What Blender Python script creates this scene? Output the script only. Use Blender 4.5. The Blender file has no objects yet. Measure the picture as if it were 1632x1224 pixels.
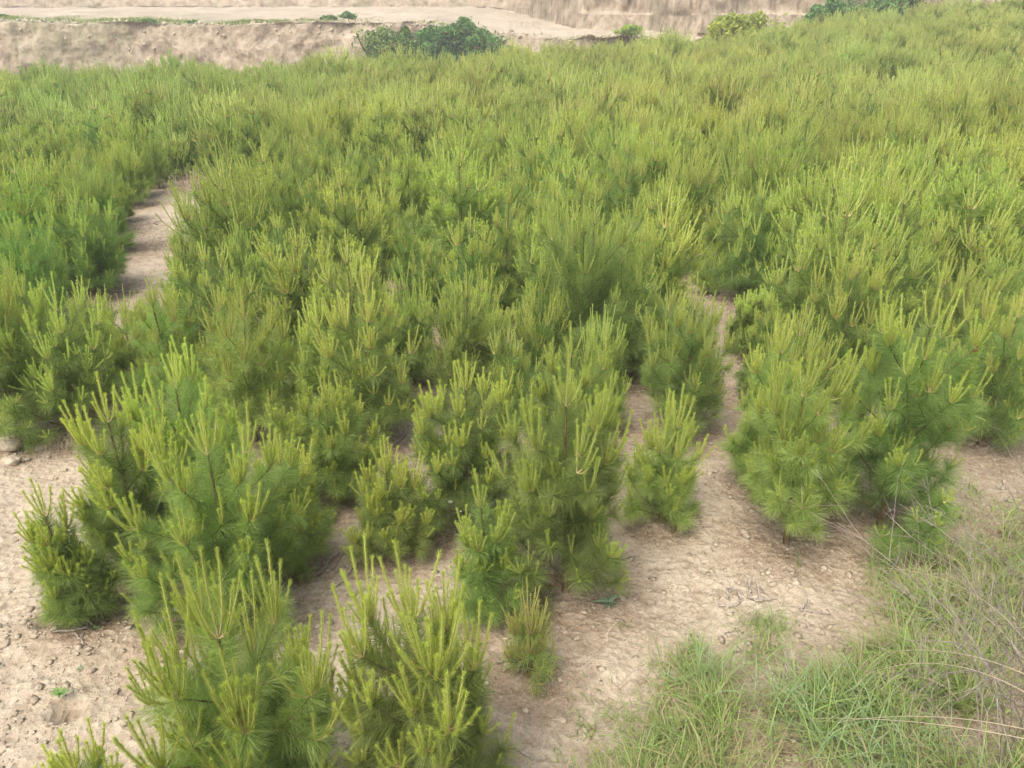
import bpy, math, random
import numpy as np
from mathutils import Vector

sc = bpy.context.scene
R = math.radians
# ------------------------------------------------------------------ camera, sky, sun, exposure
PITCH = 25.0
CAMZ = 3.0
cam = bpy.data.objects.new("camera", bpy.data.cameras.new("camera"))
sc.collection.objects.link(cam)
cam.location = (0, 0, CAMZ)
cam.rotation_euler = (R(90 - PITCH), 0, 0)
cam.data.sensor_width = 36.0
cam.data.lens = 27.73
cam.data.clip_start = 0.05
cam.data.clip_end = 2000
sc.camera = cam

SUN_EL, SUN_AZ = 58.0, 215.0          # azimuth clockwise from +Y (north)
w = bpy.data.worlds.new("World"); sc.world = w; w.use_nodes = True
nt = w.node_tree
bg = nt.nodes["Background"]
sky = nt.nodes.new("ShaderNodeTexSky")
sky.sky_type = 'NISHITA'; sky.sun_disc = False
sky.sun_elevation = R(SUN_EL); sky.sun_rotation = R(SUN_AZ)
sky.air_density = 1.0; sky.dust_density = 8.0; sky.ozone_density = 0.6
nt.links.new(sky.outputs[0], bg.inputs[0])
bg.inputs[1].default_value = 0.15
sl = bpy.data.lights.new("sun", 'SUN'); so = bpy.data.objects.new("sun", sl)
sc.collection.objects.link(so)
sl.energy = 1.1; sl.angle = R(30); sl.color = (1.0, 0.99, 0.965)
so.location = (0, 0, 60)
sdir = Vector((math.sin(R(SUN_AZ)) * math.cos(R(SUN_EL)), math.cos(R(SUN_AZ)) * math.cos(R(SUN_EL)), math.sin(R(SUN_EL))))
so.rotation_euler = (-sdir).to_track_quat('-Z', 'Y').to_euler()
sc.view_settings.view_transform = 'Standard'
sc.view_settings.look = 'None'
sc.view_settings.exposure = 1.04
sc.view_settings.gamma = 1.0
sc.cycles.max_bounces = 7
sc.cycles.denoising_prefilter = 'NONE'
sc.cycles.diffuse_bounces = 5
sc.cycles.transmission_bounces = 3
sc.cycles.transparent_max_bounces = 4

# ------------------------------------------------------------------ helpers
def sstep(a, b, x):
    t = np.clip((np.asarray(x, float) - a) / (b - a), 0, 1)
    return t * t * (3 - 2 * t)

def _hash(ix, iy, seed):
    h = (ix.astype(np.int64) * 374761393 + iy.astype(np.int64) * 668265263 + seed * 974711) & 0x7fffffff
    h = ((h ^ (h >> 13)) * 1274126177) & 0x7fffffff
    h = h ^ (h >> 16)
    return (h & 0xffff) / 65535.0

def vnoise(x, y, seed=0):
    x = np.asarray(x, float); y = np.asarray(y, float)
    ix = np.floor(x); iy = np.floor(y); fx = x - ix; fy = y - iy
    fx = fx * fx * (3 - 2 * fx); fy = fy * fy * (3 - 2 * fy)
    a = _hash(ix, iy, seed); b = _hash(ix + 1, iy, seed); c = _hash(ix, iy + 1, seed); d = _hash(ix + 1, iy + 1, seed)
    return (a * (1 - fx) + b * fx) * (1 - fy) + (c * (1 - fx) + d * fx) * fy - 0.5

def fbm(x, y, seed=0, octv=4):
    s = 0; a = 1.0
    for i in range(octv):
        s = s + a * vnoise(x * 2 ** i + 17.3 * i, y * 2 ** i - 9.1 * i, seed + i); a *= 0.5
    return s

def verge_dist(x, y):
    """signed distance (m) inside the grassy verge on the camera's side"""
    # line from (.95,3.2) to (4,5.4)
    nx, ny = 2.2 / 3.76, -3.05 / 3.76
    d = (x - 0.95) * nx + (y - 3.15) * ny
    return d + 0.35 * fbm(np.asarray(x) * 1.1, np.asarray(y) * 1.1, 5, 3)

HOLES = []     # (x, y, radius, depth)
def terrain(x, y):
    x = np.asarray(x, float); y = np.asarray(y, float)
    xc = np.clip(x, -60, 60)
    z = (0.5 + 0.048 * xc + 0.0004 * xc * xc + 0.0008 * np.clip(xc, 0, 60) ** 2) * sstep(6, 46, y)
    z = z - 1.6 * sstep(44, 56, y)
    z = z + 0.10 * fbm(x * 0.35, y * 0.35, 1, 3)
    near = 1 - sstep(10, 30, np.hypot(x, y))
    z = z + near * (0.05 * fbm(x * 1.3, y * 1.3, 2, 3) + 0.022 * fbm(x * 6, y * 6, 3, 3) + 0.010 * fbm(x * 30 + 5 * y, y * 24 - 4 * x, 4, 2))
    nx, ny = 2.2 / 3.76, -3.05 / 3.76
    d = (x - 0.95) * nx + (y - 3.15) * ny
    z = z + 1.35 * sstep(0.0, 4.2, d)
    # low bank at the left of the bare patch
    z = z + 0.18 * sstep(-3.3, -4.6, x) * (1 - sstep(5.5, 7.5, y))
    for hx, hy, hr, hd in HOLES:
        r = np.hypot(x - hx, y - hy)
        z = z - hd * (1 - sstep(hr * 0.45, hr, r)) + 0.02 * np.exp(-((r - hr * 1.25) / (hr * .35)) ** 2)
    return z

def px_ray(px, py):
    cx = (px - 816) / 1257.0; cy = (612 - py) / 1257.0
    p = R(PITCH)
    return np.array([cx, math.cos(p) + cy * math.sin(p), -math.sin(p) + cy * math.cos(p)])

def ground_at(px, py):
    d = px_ray(px, py); t = 0.5
    while t < 120:
        q = d * t
        if CAMZ + q[2] < float(terrain(q[0], q[1])): break
        t += 0.02 if t < 20 else 0.1
    return q[0], q[1]

def height_for(x, y, py):
    """height of a thing standing at x,y whose top shows at image row py"""
    p = R(PITCH); cy = (612 - py) / 1257.0
    z0 = float(terrain(x, y))
    ratio = (-math.sin(p) + cy * math.cos(p)) / (math.cos(p) + cy * math.sin(p))
    return CAMZ + y * ratio - z0

def project(x, y, z):
    p = R(PITCH); h = z - CAMZ
    depth = y * math.cos(p) - h * math.sin(p)
    up = y * math.sin(p) + h * math.cos(p)
    return 816 + 1257 * x / depth, 612 - 1257 * up / depth

class Buf:
    def __init__(s):
        s.v = []; s.f = []; s.t = []; s.n = 0
    def add(s, v, faces, tint=0.0):
        v = np.asarray(v, np.float32).reshape(-1, 3)
        s.v.append(v); s.f.append(np.asarray(faces, np.int64) + s.n)
        t = np.asarray(tint, np.float32)
        s.t.append(np.full(len(v), float(t), np.float32) if t.ndim == 0 else t.ravel())
        s.n += len(v)
    def mesh(s, name, mat, smooth=False, mat2=None, n2=0):
        me = bpy.data.meshes.new(name)
        V = np.concatenate(s.v)
        me.vertices.add(len(V)); me.vertices.foreach_set("co", V.ravel())
        idx = np.concatenate([f.ravel() for f in s.f]).astype(np.int32)
        tot = np.concatenate([np.full(len(f), f.shape[1], np.int32) for f in s.f])
        start = np.concatenate([[0], np.cumsum(tot)[:-1]]).astype(np.int32)
        me.loops.add(len(idx)); me.loops.foreach_set("vertex_index", idx)
        me.polygons.add(len(tot)); me.polygons.foreach_set("loop_start", start); me.polygons.foreach_set("loop_total", tot)
        if smooth: me.polygons.foreach_set("use_smooth", np.ones(len(tot), bool))
        a = me.attributes.new("tint", 'FLOAT', 'POINT'); a.data.foreach_set("value", np.concatenate(s.t))
        me.materials.append(mat)
        if mat2:      # the first n2 faces are the stems
            me.materials.append(mat2); mi = np.zeros(len(tot), np.int32); mi[:n2] = 1; me.polygons.foreach_set('material_index', mi)
        me.update(calc_edges=True)
        return me

def link(name, me, parent=None, **props):
    o = bpy.data.objects.new(name, me); sc.collection.objects.link(o)
    if parent: o.parent = parent
    for k, v in props.items(): o[k] = v
    return o

def nrm(a): return a / np.maximum(np.linalg.norm(a, axis=-1, keepdims=True), 1e-9)

def tubes(buf, P, r0, r1, sides=5, tint=0.0):
    """P (S,K,3) polylines, r0/r1 (S,) radii"""
    P = np.asarray(P, float); S, K, _ = P.shape
    if S == 0: return
    T = nrm(np.gradient(P, axis=1))
    ref = np.where(np.abs(T[..., 2:3]) > 0.9, np.array([1.0, 0, 0]), np.array([0, 0, 1.0]))
    A = nrm(np.cross(T, ref)); B = np.cross(T, A)
    u = np.linspace(0, 1, K)[None, :]
    rad = np.asarray(r0)[:, None] * (1 - u) + np.asarray(r1)[:, None] * u
    ang = np.arange(sides) * 2 * np.pi / sides
    ring = P[:, :, None, :] + rad[..., None, None] * (A[:, :, None, :] * np.cos(ang)[None, None, :, None] + B[:, :, None, :] * np.sin(ang)[None, None, :, None])
    base = (np.arange(S) * K * sides)[:, None, None]
    k = (np.arange(K - 1) * sides)[None, :, None]; i = np.arange(sides)[None, None, :]; j = (i + 1) % sides
    q = np.stack([base + k + i, base + k + j, base + k + sides + j, base + k + sides + i], -1).reshape(-1, 4)
    t = np.asarray(tint, float)
    tt = float(t) if t.ndim == 0 else np.repeat(t, K * sides)
    buf.add(ring.reshape(-1, 3), q, tt)

def needles(buf, rng, P, cnt, u0, u1, length, ang, width, tintlo, tinthi, droop=0.0, bend=False, tipgrow=0.0):
    """cnt (S,) per shoot; length (S,)"""
    P = np.asarray(P, float); S, K, _ = P.shape
    cnt = np.maximum(np.asarray(cnt).astype(int), 0)
    if S == 0 or cnt.sum() == 0: return
    s = np.repeat(np.arange(S), cnt); N = len(s)
    u = u0 + (u1 - u0) * rng.random(N)
    f = u * (K - 1); k = np.minimum(f.astype(int), K - 2); f = (f - k)[:, None]
    a = P[s, k]; b = P[s, k + 1]
    pos = a * (1 - f) + b * f; ax = nrm(b - a)
    rnd = rng.normal(size=(N, 3)); rad = nrm(rnd - ax * (rnd * ax).sum(1, keepdims=True))
    th = np.radians(ang * (1 - tipgrow * u) + rng.normal(size=N) * 9)
    L = np.asarray(length)[s] * (0.75 + 0.4 * rng.random(N))
    d = ax * np.cos(th)[:, None] + rad * np.sin(th)[:, None]
    d[:, 2] -= droop; d = nrm(d)
    side = nrm(np.cross(d, rng.normal(size=(N, 3)))) * (width / 2)
    tint = tintlo + (tinthi - tintlo) * rng.random(N)
    if bend:
        mid = pos + d * (L * 0.55)[:, None]
        d2 = d + rng.normal(size=(N, 3)) * 0.12; d2[:, 2] -= 0.18; d2 = nrm(d2)
        tip = mid + d2 * (L * 0.5)[:, None]
        V = np.stack([pos - side, pos + side, mid + side * .9, mid - side * .9, tip], 1).reshape(-1, 3)
        b0 = np.arange(N)[:, None] * 5
        buf.add(V, b0 + np.array([[0, 1, 2, 3]]), np.repeat(tint, 5))
        buf.f.append(b0 + np.array([[3, 2, 4]]) + buf.n - len(V))
    else:
        V = np.stack([pos - side, pos + side, pos + d * L[:, None]], 1).reshape(-1, 3)
        buf.add(V, np.arange(N * 3).reshape(-1, 3), np.repeat(tint, 3))

# ------------------------------------------------------------------ materials
def newmat(name):
    m = bpy.data.materials.new(name); m.use_nodes = True
    n = m.node_tree.nodes; n.clear()
    out = n.new("ShaderNodeOutputMaterial")
    return m, m.node_tree, out

def ramp(nt, fac, stops):
    r = nt.nodes.new("ShaderNodeValToRGB")
    while len(r.color_ramp.elements) < len(stops): r.color_ramp.elements.new(0.5)
    for e, (p, c) in zip(r.color_ramp.elements, stops):
        e.position = p; e.color = (*c, 1)
    nt.links.new(fac, r.inputs[0]); return r.outputs[0]

def leafmat(name, stops, trans=0.3, rough=0.55, spec=0.25, objvar=0.3, huevar=0.02, xshift=True, tcol=(1.0, 1.15, 0.5)):
    m, nt, out = newmat(name); N = nt.nodes; L = nt.links
    at = N.new("ShaderNodeAttribute"); at.attribute_name = "tint"
    col = ramp(nt, at.outputs["Fac"], stops)
    oi = N.new("ShaderNodeObjectInfo")
    hsv = N.new("ShaderNodeHueSaturation")
    mr = N.new("ShaderNodeMapRange"); L.new(oi.outputs["Random"], mr.inputs[0])
    mr.inputs[3].default_value = 1 - objvar / 2; mr.inputs[4].default_value = 1 + objvar / 2
    L.new(mr.outputs[0], hsv.inputs["Value"])
    # hue: fresh green towards the low side of the field, yellower towards the slope, with patches
    ns = N.new("ShaderNodeTexNoise"); ns.inputs["Scale"].default_value = 0.12; ns.inputs["Detail"].default_value = 2
    L.new(oi.outputs["Location"], ns.inputs["Vector"])
    sx = N.new("ShaderNodeSeparateXYZ"); L.new(oi.outputs["Location"], sx.inputs[0])
    m1 = N.new("ShaderNodeMapRange"); L.new(sx.outputs[0], m1.inputs[0])
    m1.inputs[1].default_value = -8; m1.inputs[2].default_value = 1
    m1.inputs[3].default_value = 0.5 + (0.011 if xshift else 0); m1.inputs[4].default_value = 0.499 if xshift else 0.5
    m2 = N.new("ShaderNodeMapRange"); L.new(ns.outputs[0], m2.inputs[0])
    m2.inputs[1].default_value = 0.3; m2.inputs[2].default_value = 0.7
    m2.inputs[3].default_value = -huevar; m2.inputs[4].default_value = huevar
    ad = N.new("ShaderNodeMath"); ad.operation = 'ADD'; L.new(m1.outputs[0], ad.inputs[0]); L.new(m2.outputs[0], ad.inputs[1])
    fr = N.new("ShaderNodeMath"); fr.operation = 'MULTIPLY'; L.new(oi.outputs["Random"], fr.inputs[0]); fr.inputs[1].default_value = 7.31
    fx = N.new("ShaderNodeMath"); fx.operation = 'FRACT'; L.new(fr.outputs[0], fx.inputs[0])
    fm = N.new("ShaderNodeMath"); fm.operation = 'MULTIPLY_ADD'; L.new(fx.outputs[0], fm.inputs[0]); fm.inputs[1].default_value = huevar * 1.6; L.new(ad.outputs[0], fm.inputs[2])
    fs = N.new("ShaderNodeMath"); fs.operation = 'SUBTRACT'; L.new(fm.outputs[0], fs.inputs[0]); fs.inputs[1].default_value = huevar * .8
    L.new(fs.outputs[0], hsv.inputs["Hue"])
    L.new(col, hsv.inputs["Color"]); hsv.inputs["Saturation"].default_value = .97 if xshift else .97
    p = N.new("ShaderNodeBsdfPrincipled"); L.new(hsv.outputs[0], p.inputs["Base Color"])
    p.inputs["Roughness"].default_value = rough; p.inputs["Specular IOR Level"].default_value = spec
    tr = N.new("ShaderNodeBsdfTranslucent")
    mu = N.new("ShaderNodeMix"); mu.data_type = 'RGBA'; mu.blend_type = 'MULTIPLY'; mu.inputs[0].default_value = 1
    L.new(hsv.outputs[0], mu.inputs[6]); mu.inputs[7].default_value = (*tcol, 1)
    L.new(mu.outputs[2], tr.inputs[0])
    mx = N.new("ShaderNodeMixShader"); mx.inputs[0].default_value = trans
    L.new(p.outputs[0], mx.inputs[1]); L.new(tr.outputs[0], mx.inputs[2]); L.new(mx.outputs[0], out.inputs[0])
    return m

M_OLD = leafmat("old_needles", [(0.0, (0.28, 0.15, 0.06)), (0.12, (0.19, 0.19, 0.07)), (0.2, (0.165, 0.245, 0.078)), (0.6, (0.28, 0.39, 0.120)), (1.0, (0.43, 0.54, 0.19))], trans=0.5, objvar=.45)
M_NEW = leafmat("new_needles", [(0.0, (0.40, 0.48, 0.085)), (0.6, (0.51, 0.60, 0.115)), (1.0, (0.61, 0.71, 0.16))], trans=0.4, objvar=0.36, huevar=0.012)
M_NEW.name = 'new_needles'
M_STEM = leafmat("new_shoot_stem", [(0, (0.50, 0.40, 0.20)), (0.5, (0.47, 0.46, 0.17)), (1, (0.40, 0.48, 0.14))], trans=0.0)
M_LEAF = leafmat("broad_leaf", [(0, (0.07, 0.15, 0.045)), (0.5, (0.13, 0.25, 0.07)), (1, (0.22, 0.36, 0.10))], trans=0.3, xshift=False)
M_LEAFY = leafmat("fresh_leaf", [(0, (0.20, 0.34, 0.04)), (0.5, (0.30, 0.48, 0.06)), (1, (0.42, 0.60, 0.09))], trans=0.3, xshift=False)
M_GRASS = leafmat("grass_blade", [(0, (0.40, 0.33, 0.20)), (0.25, (0.33, 0.33, 0.14)), (0.45, (0.22, 0.31, 0.09)), (0.8, (0.27, 0.39, 0.10)), (1, (0.26, 0.38, 0.18))], trans=0.3, xshift=False, huevar=0.0, objvar=0.1)
M_DRY = leafmat("dry_straw", [(0, (0.25, 0.19, 0.13)), (0.5, (0.42, 0.35, 0.24)), (1, (0.58, 0.52, 0.36))], trans=0.15, xshift=False, huevar=0, objvar=0.1, tcol=(1, .95, .8))
M_SAGE = leafmat("grey_green_leaf", [(0, (0.12, 0.17, 0.10)), (1, (0.24, 0.32, 0.20))], trans=0.2, xshift=False)

def woodmat(name, c1, c2, scale=40, rough=0.85, bump=0.4):
    m, nt, out = newmat(name); N = nt.nodes; L = nt.links
    tc = N.new("ShaderNodeTexCoord")
    mp = N.new("ShaderNodeMapping"); mp.inputs["Scale"].default_value = (1, 1, 0.35); L.new(tc.outputs["Object"], mp.inputs[0])
    ns = N.new("ShaderNodeTexNoise"); ns.inputs["Scale"].default_value = scale; ns.inputs["Detail"].default_value = 5
    L.new(mp.outputs[0], ns.inputs["Vector"])
    c = ramp(nt, ns.outputs[0], [(0.35, c1), (0.65, c2)])
    p = N.new("ShaderNodeBsdfPrincipled"); L.new(c, p.inputs["Base Color"]); p.inputs["Roughness"].default_value = rough
    p.inputs["Specular IOR Level"].default_value = 0.2
    b = N.new("ShaderNodeBump"); b.inputs["Strength"].default_value = bump; b.inputs["Distance"].default_value = 0.004
    L.new(ns.outputs[0], b.inputs["Height"]); L.new(b.outputs[0], p.inputs["Normal"])
    L.new(p.outputs[0], out.inputs[0]); return m
M_BARK = woodmat("pine_bark", (0.10, 0.065, 0.04), (0.26, 0.18, 0.11))
M_DEAD = woodmat("weathered_wood", (0.20, 0.175, 0.15), (0.46, 0.41, 0.35), 60)
M_WEED = woodmat("dead_weed_stem", (0.26, 0.22, 0.19), (0.46, 0.40, 0.35), 30)
M_CONE = woodmat("red_bud", (0.28, 0.06, 0.03), (0.42, 0.12, 0.06), 80)

def soilmat(name, clod=False):
    m, nt, out = newmat(name); N = nt.nodes; L = nt.links
    tc = N.new("ShaderNodeTexCoord"); V = tc.outputs["Object"]
    def noise(sc_, det=6, rough=0.6, vec=V):
        n = N.new("ShaderNodeTexNoise"); n.inputs["Scale"].default_value = sc_; n.inputs["Detail"].default_value = det
        n.inputs["Roughness"].default_value = rough; L.new(vec, n.inputs["Vector"]); return n.outputs[0]
    def mix(f, a, b, bt='MIX'):
        x = N.new("ShaderNodeMix"); x.data_type = 'RGBA'; x.blend_type = bt
        if hasattr(f, 'is_linked') or not isinstance(f, float): L.new(f, x.inputs[0])
        else: x.inputs[0].default_value = f
        for s, i in ((a, 6), (b, 7)):
            if isinstance(s, tuple): x.inputs[i].default_value = (*s, 1)
            else: L.new(s, x.inputs[i])
        return x.outputs[2]
    n1 = noise(0.9, 8); n2 = noise(9, 8, 0.7); n3 = noise(60, 4, 0.7)
    base = ramp(nt, n1, [(0.3, (0.34, 0.29, 0.22)), (0.5, (0.46, 0.405, 0.315)), (0.72, (0.57, 0.515, 0.42))])
    mid = ramp(nt, n2, [(0.35, (0.27, 0.205, 0.15)), (0.46, (0.45, 0.385, 0.29)), (0.65, (0.61, 0.54, 0.43))])
    col = mix(0.55, base, mid)
    fine = ramp(nt, n3, [(0.3, (0.72, 0.68, 0.64)), (0.6, (1.05, 1.04, 1.02))])
    col = mix(0.7, col, fine, 'MULTIPLY')
    if not clod:
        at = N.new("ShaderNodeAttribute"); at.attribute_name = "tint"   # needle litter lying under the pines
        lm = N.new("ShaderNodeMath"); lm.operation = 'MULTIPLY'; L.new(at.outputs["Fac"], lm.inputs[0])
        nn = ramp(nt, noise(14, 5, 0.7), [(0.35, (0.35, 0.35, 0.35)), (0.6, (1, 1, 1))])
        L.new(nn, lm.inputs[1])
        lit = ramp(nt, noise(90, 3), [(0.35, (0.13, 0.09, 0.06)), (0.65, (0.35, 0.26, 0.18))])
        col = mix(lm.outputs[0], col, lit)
    p = N.new("ShaderNodeBsdfPrincipled"); L.new(col, p.inputs["Base Color"]); p.inputs["Roughness"].default_value = 0.95
    p.inputs["Specular IOR Level"].default_value = 0.08
    vo = N.new("ShaderNodeTexVoronoi"); vo.inputs["Scale"].default_value = 22; L.new(V, vo.inputs["Vector"])
    h = N.new("ShaderNodeMath"); h.operation = 'MULTIPLY_ADD'; L.new(n2, h.inputs[0]); h.inputs[1].default_value = 1.3; L.new(vo.outputs["Distance"], h.inputs[2])
    h2 = N.new("ShaderNodeMath"); h2.operation = 'MULTIPLY_ADD'; L.new(n3, h2.inputs[0]); h2.inputs[1].default_value = 0.5; L.new(h.outputs[0], h2.inputs[2])
    b = N.new("ShaderNodeBump"); b.inputs["Strength"].default_value = 0.9; b.inputs["Distance"].default_value = 0.02
    L.new(h2.outputs[0], b.inputs["Height"]); L.new(b.outputs[0], p.inputs["Normal"])
    L.new(p.outputs[0], out.inputs[0]); return m
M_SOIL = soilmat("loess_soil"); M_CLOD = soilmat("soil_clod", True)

def bankmat():
    m, nt, out = newmat("loess_bank"); N = nt.nodes; L = nt.links
    tc = N.new("ShaderNodeTexCoord"); V = tc.outputs["Object"]
    geo = N.new("ShaderNodeNewGeometry")
    sx = N.new("ShaderNodeSeparateXYZ"); L.new(geo.outputs["True Normal"], sx.inputs[0])
    fl = N.new("ShaderNodeMapRange"); L.new(sx.outputs[2], fl.inputs[0]); fl.inputs[1].default_value = 0.55; fl.inputs[2].default_value = 0.9
    mp = N.new("ShaderNodeMapping"); mp.inputs["Scale"].default_value = (1.3, 1.3, 0.9); L.new(V, mp.inputs[0])
    ns = N.new("ShaderNodeTexNoise"); ns.inputs["Scale"].default_value = 0.9; ns.inputs["Detail"].default_value = 8; ns.inputs["Roughness"].default_value = .7; L.new(mp.outputs[0], ns.inputs[0])
    face = ramp(nt, ns.outputs[0], [(0.34, (0.16, 0.13, 0.095)), (0.5, (0.33, 0.275, 0.20)), (0.68, (0.50, 0.435, 0.335))])
    n2 = N.new("ShaderNodeTexNoise"); n2.inputs["Scale"].default_value = 0.25; n2.inputs["Detail"].default_value = 9; n2.inputs["Roughness"].default_value = .65; L.new(V, n2.inputs[0])
    flat = ramp(nt, n2.outputs[0], [(0.3, (0.34, 0.295, 0.225)), (0.55, (0.46, 0.405, 0.315)), (0.7, (0.54, 0.48, 0.385))])
    mx = N.new("ShaderNodeMix"); mx.data_type = 'RGBA'; L.new(fl.outputs[0], mx.inputs[0]); L.new(face, mx.inputs[6]); L.new(flat, mx.inputs[7])
    at = N.new("ShaderNodeAttribute"); at.attribute_name = "tint"
    gm = N.new("ShaderNodeMix"); gm.data_type = 'RGBA'
    mm = N.new("ShaderNodeMath"); mm.operation = 'MULTIPLY'; L.new(at.outputs["Fac"], mm.inputs[0])
    n4 = N.new("ShaderNodeTexNoise"); n4.inputs["Scale"].default_value = 1.5; n4.inputs["Detail"].default_value = 6; L.new(V, n4.inputs[0])
    r4 = ramp(nt, n4.outputs[0], [(0.38, (0.2, 0.2, 0.2)), (0.55, (1, 1, 1))]); L.new(r4, mm.inputs[1])
    L.new(mm.outputs[0], gm.inputs[0]); L.new(mx.outputs[2], gm.inputs[6]); gm.inputs[7].default_value = (0.17, 0.22, 0.10, 1)
    p = N.new("ShaderNodeBsdfPrincipled"); L.new(gm.outputs[2], p.inputs["Base Color"]); p.inputs["Roughness"].default_value = 0.95
    p.inputs["Specular IOR Level"].default_value = 0.05
    b = N.new("ShaderNodeBump"); b.inputs["Strength"].default_value = 0.8; b.inputs["Distance"].default_value = 0.25
    L.new(ns.outputs[0], b.inputs["Height"]); L.new(b.outputs[0], p.inputs["Normal"])
    L.new(p.outputs[0], out.inputs[0]); return m
M_BANK = bankmat()

# ------------------------------------------------------------------ the pines: where each one stands
# base pixel, top row, crown width px, label   (measured on the 1632 x 1224 photograph, turned into ground positions)
NEAR = [
 (415, 1330, 862, 300, "big pine with long pale candelabra shoots, front row beside the bare patch with the hole"),
 (686, 1300, 852, 280, "bushy pine with one tall upright leader, front row next to the grass verge"),
 (175, 1420, 1150, 170, "pine at the bottom corner showing only its yellow green shoot tips"),
 (142, 990, 748, 118, "small dark pine leaning out alone over the bare pale soil"),
 (372, 1010, 640, 270, "large spreading pine with many curved shoots directly behind the candelabra pine"),
 (238, 930, 590, 200, "bushy pine standing shoulder to shoulder with the large spreading pine, on its path side"),
 (325, 850, 545, 210, "pine with crowded yellow green tips at the back of the large spreading pine's clump"),
 (532, 800, 592, 165, "pine with a straight brownish candle cluster beside the dead twigs"),
 (625, 885, 692, 120, "knee high round pine alone in the open gap of brown soil"),
 (742, 830, 560, 190, "dense pine just behind the small white flower"),
 (900, 945, 545, 235, "tall full pine in the centre with low drooping branches near the bare soil"),
 (778, 985, 752, 110, "slim pine with one narrow leader in front of the tall full centre pine"),
 (845, 1078, 922, 85, "thin sparse seedling pine on its own at the edge of the dry grass"),
 (1052, 832, 612, 118, "small neat pine with a four armed candle on the open soil"),
 (1085, 690, 432, 165, "rounded pine over the narrow bare strip, above the small neat pine"),
 (1252, 868, 560, 190, "pine with a bare brown lower trunk, standing on the open soil"),
 (1400, 842, 428, 250, "tall pine with a visible brown leader stem and small red buds"),
 (1560, 712, 440, 200, "dark dense pine beside the verge next to the red budded pine"),
 (130, 690, 432, 150, "soft grey green pine at the end of the dirt path above the arching grass"),
 (25, 690, 372, 160, "tall pine with shadowed foot at the frame's edge by the arching grass"),
 (600, 705, 392, 165, "pine with two side by side tall shoot clusters above the brown soil gap"),
 (408, 705, 455, 190, "pine with a broad fan of long needles at its middle"),
 (940, 600, 296, 250, "widest light green pine, open dark branches showing, middle of the third row"),
 (1190, 478, 268, 130, "dark based pine at the head of the bare strip"),
 (1198, 572, 455, 90, "low round pine beside the bare strip"),
 (1330, 640, 370, 170, "fresh light green pine with loose feathery needles behind the red budded pine"),
 (285, 660, 440, 130, "pine leaning over the lower end of the dirt path"),
 (55, 520, 330, 150, "pine on the far side of the dirt path with tall crowded candles"),
 (150, 470, 300, 140, "pine on the far bank of the path with shade beneath it"),
 (905, 765, 512, 150, "pine whose leader rises just behind the tall full centre pine"),
 (1205, 775, 500, 130, "half hidden pine squeezed behind the bare trunked pine"),
 (522, 690, 470, 140, "slender pine between the broad fan needled pine and its neighbour"),
 (1510, 640, 400, 170, "leafy bright pine behind the dark dense verge pine"),
 (470, 905, 690, 130, "low dull green pine half hidden beside the large spreading pine"),
 (745, 640, 420, 150, "pale pine with bundled beige candles rising behind the white flower pine"),
]
GROUP = "young pines of the plantation"
trees = []     # x, y, H, radius, label, tag
for bx, by, ty, wpx, lab in NEAR:
    x, y = ground_at(bx, by)
    H = height_for(x, y, ty)
    depth = y * math.cos(R(PITCH)) + CAMZ * math.sin(R(PITCH))
    trees.append([x, y, H, 0.5 * wpx / 1257 * depth, lab])

path = [ground_at(*p) for p in [(184, 520), (200, 455), (240, 405), (262, 370), (300, 325), (330, 296)]]
pathx = lambda y: np.interp(y, [p[1] for p in path], [p[0] for p in path])
gaps = [(ground_at(px, py), r) for px, py, r in [(1150, 500, .42), (1150, 590, .42), (1125, 640, .35), (1000, 640, .4), (1290, 398, .35), (1250, 440, .3), (665, 700, .2), (690, 610, .05), (1620, 640, .6), (1150, 540, .4)]]
def seg_dist(px, py, a, b):
    ax, ay = a; bx, by = b; dx, dy = bx - ax, by - ay
    t = max(0, min(1, ((px - ax) * dx + (py - ay) * dy) / (dx * dx + dy * dy + 1e-9)))
    return math.hypot(px - ax - t * dx, py - ay - t * dy)

STRIP = [(184, 520), (192, 487), (204, 455), (222, 430), (240, 405), (256, 387), (270, 370), (288, 347), (304, 325), (320, 312), (335, 300)]
rnd = random.Random(7)
nearxy = [(t[0], t[1], t[3]) for t in trees]
fill = []
SP = 0.86
jrow = 0
yy = 5.2
while yy < 50:
    half = yy * 0.72 + 4
    n = int(half / SP) + 1
    for i in range(-n, n + 1):
        x = (i + 0.5 * (jrow % 2)) * SP + rnd.uniform(-.30, .30) ; y = yy + rnd.uniform(-.30, .30)
        far = float(37 + 0.20 * x + 4 * sstep(5, 20, x) + 1.5 * vnoise(x * .2, 3.3, 8))
        if y > far: continue
        if any(math.hypot(x - a, y - b) < 0.2 + r * 0.42 for a, b, r in nearxy): continue
        if min(seg_dist(x, y, path[k], path[k + 1]) for k in range(len(path) - 1)) < 0.62: continue
        if any(math.hypot(x - g[0], y - g[1]) < r * .8 + 0.18 for g, r in gaps): continue
        p = project(x, y, float(terrain(x, y)))
        if p[1] > 700: continue                      # the front rows are placed one by one
        if verge_dist(x, y) > -0.9: continue
        if y < 9 and rnd.random() < 0.05: continue
        H = (1.50 + 0.75 * float(vnoise(x * .45, y * .45, 12)) + rnd.uniform(-.3, .25)) * (.68 if rnd.random() < .07 else 1)
        zt = float(terrain(x, y)); b_ = project(x, y, zt); t_ = project(x, y, zt + H * .92)
        if y < 16 and any(t_[1] < q[1] < b_[1] + 4 and abs(q[0] - b_[0]) < (b_[1] - t_[1]) * .15 for q in STRIP): continue
        fill.append([x, y, H, 0.72 * H / 1.5 * rnd.uniform(.85, 1.12), None])
    yy += SP * 0.88; jrow += 1
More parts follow.
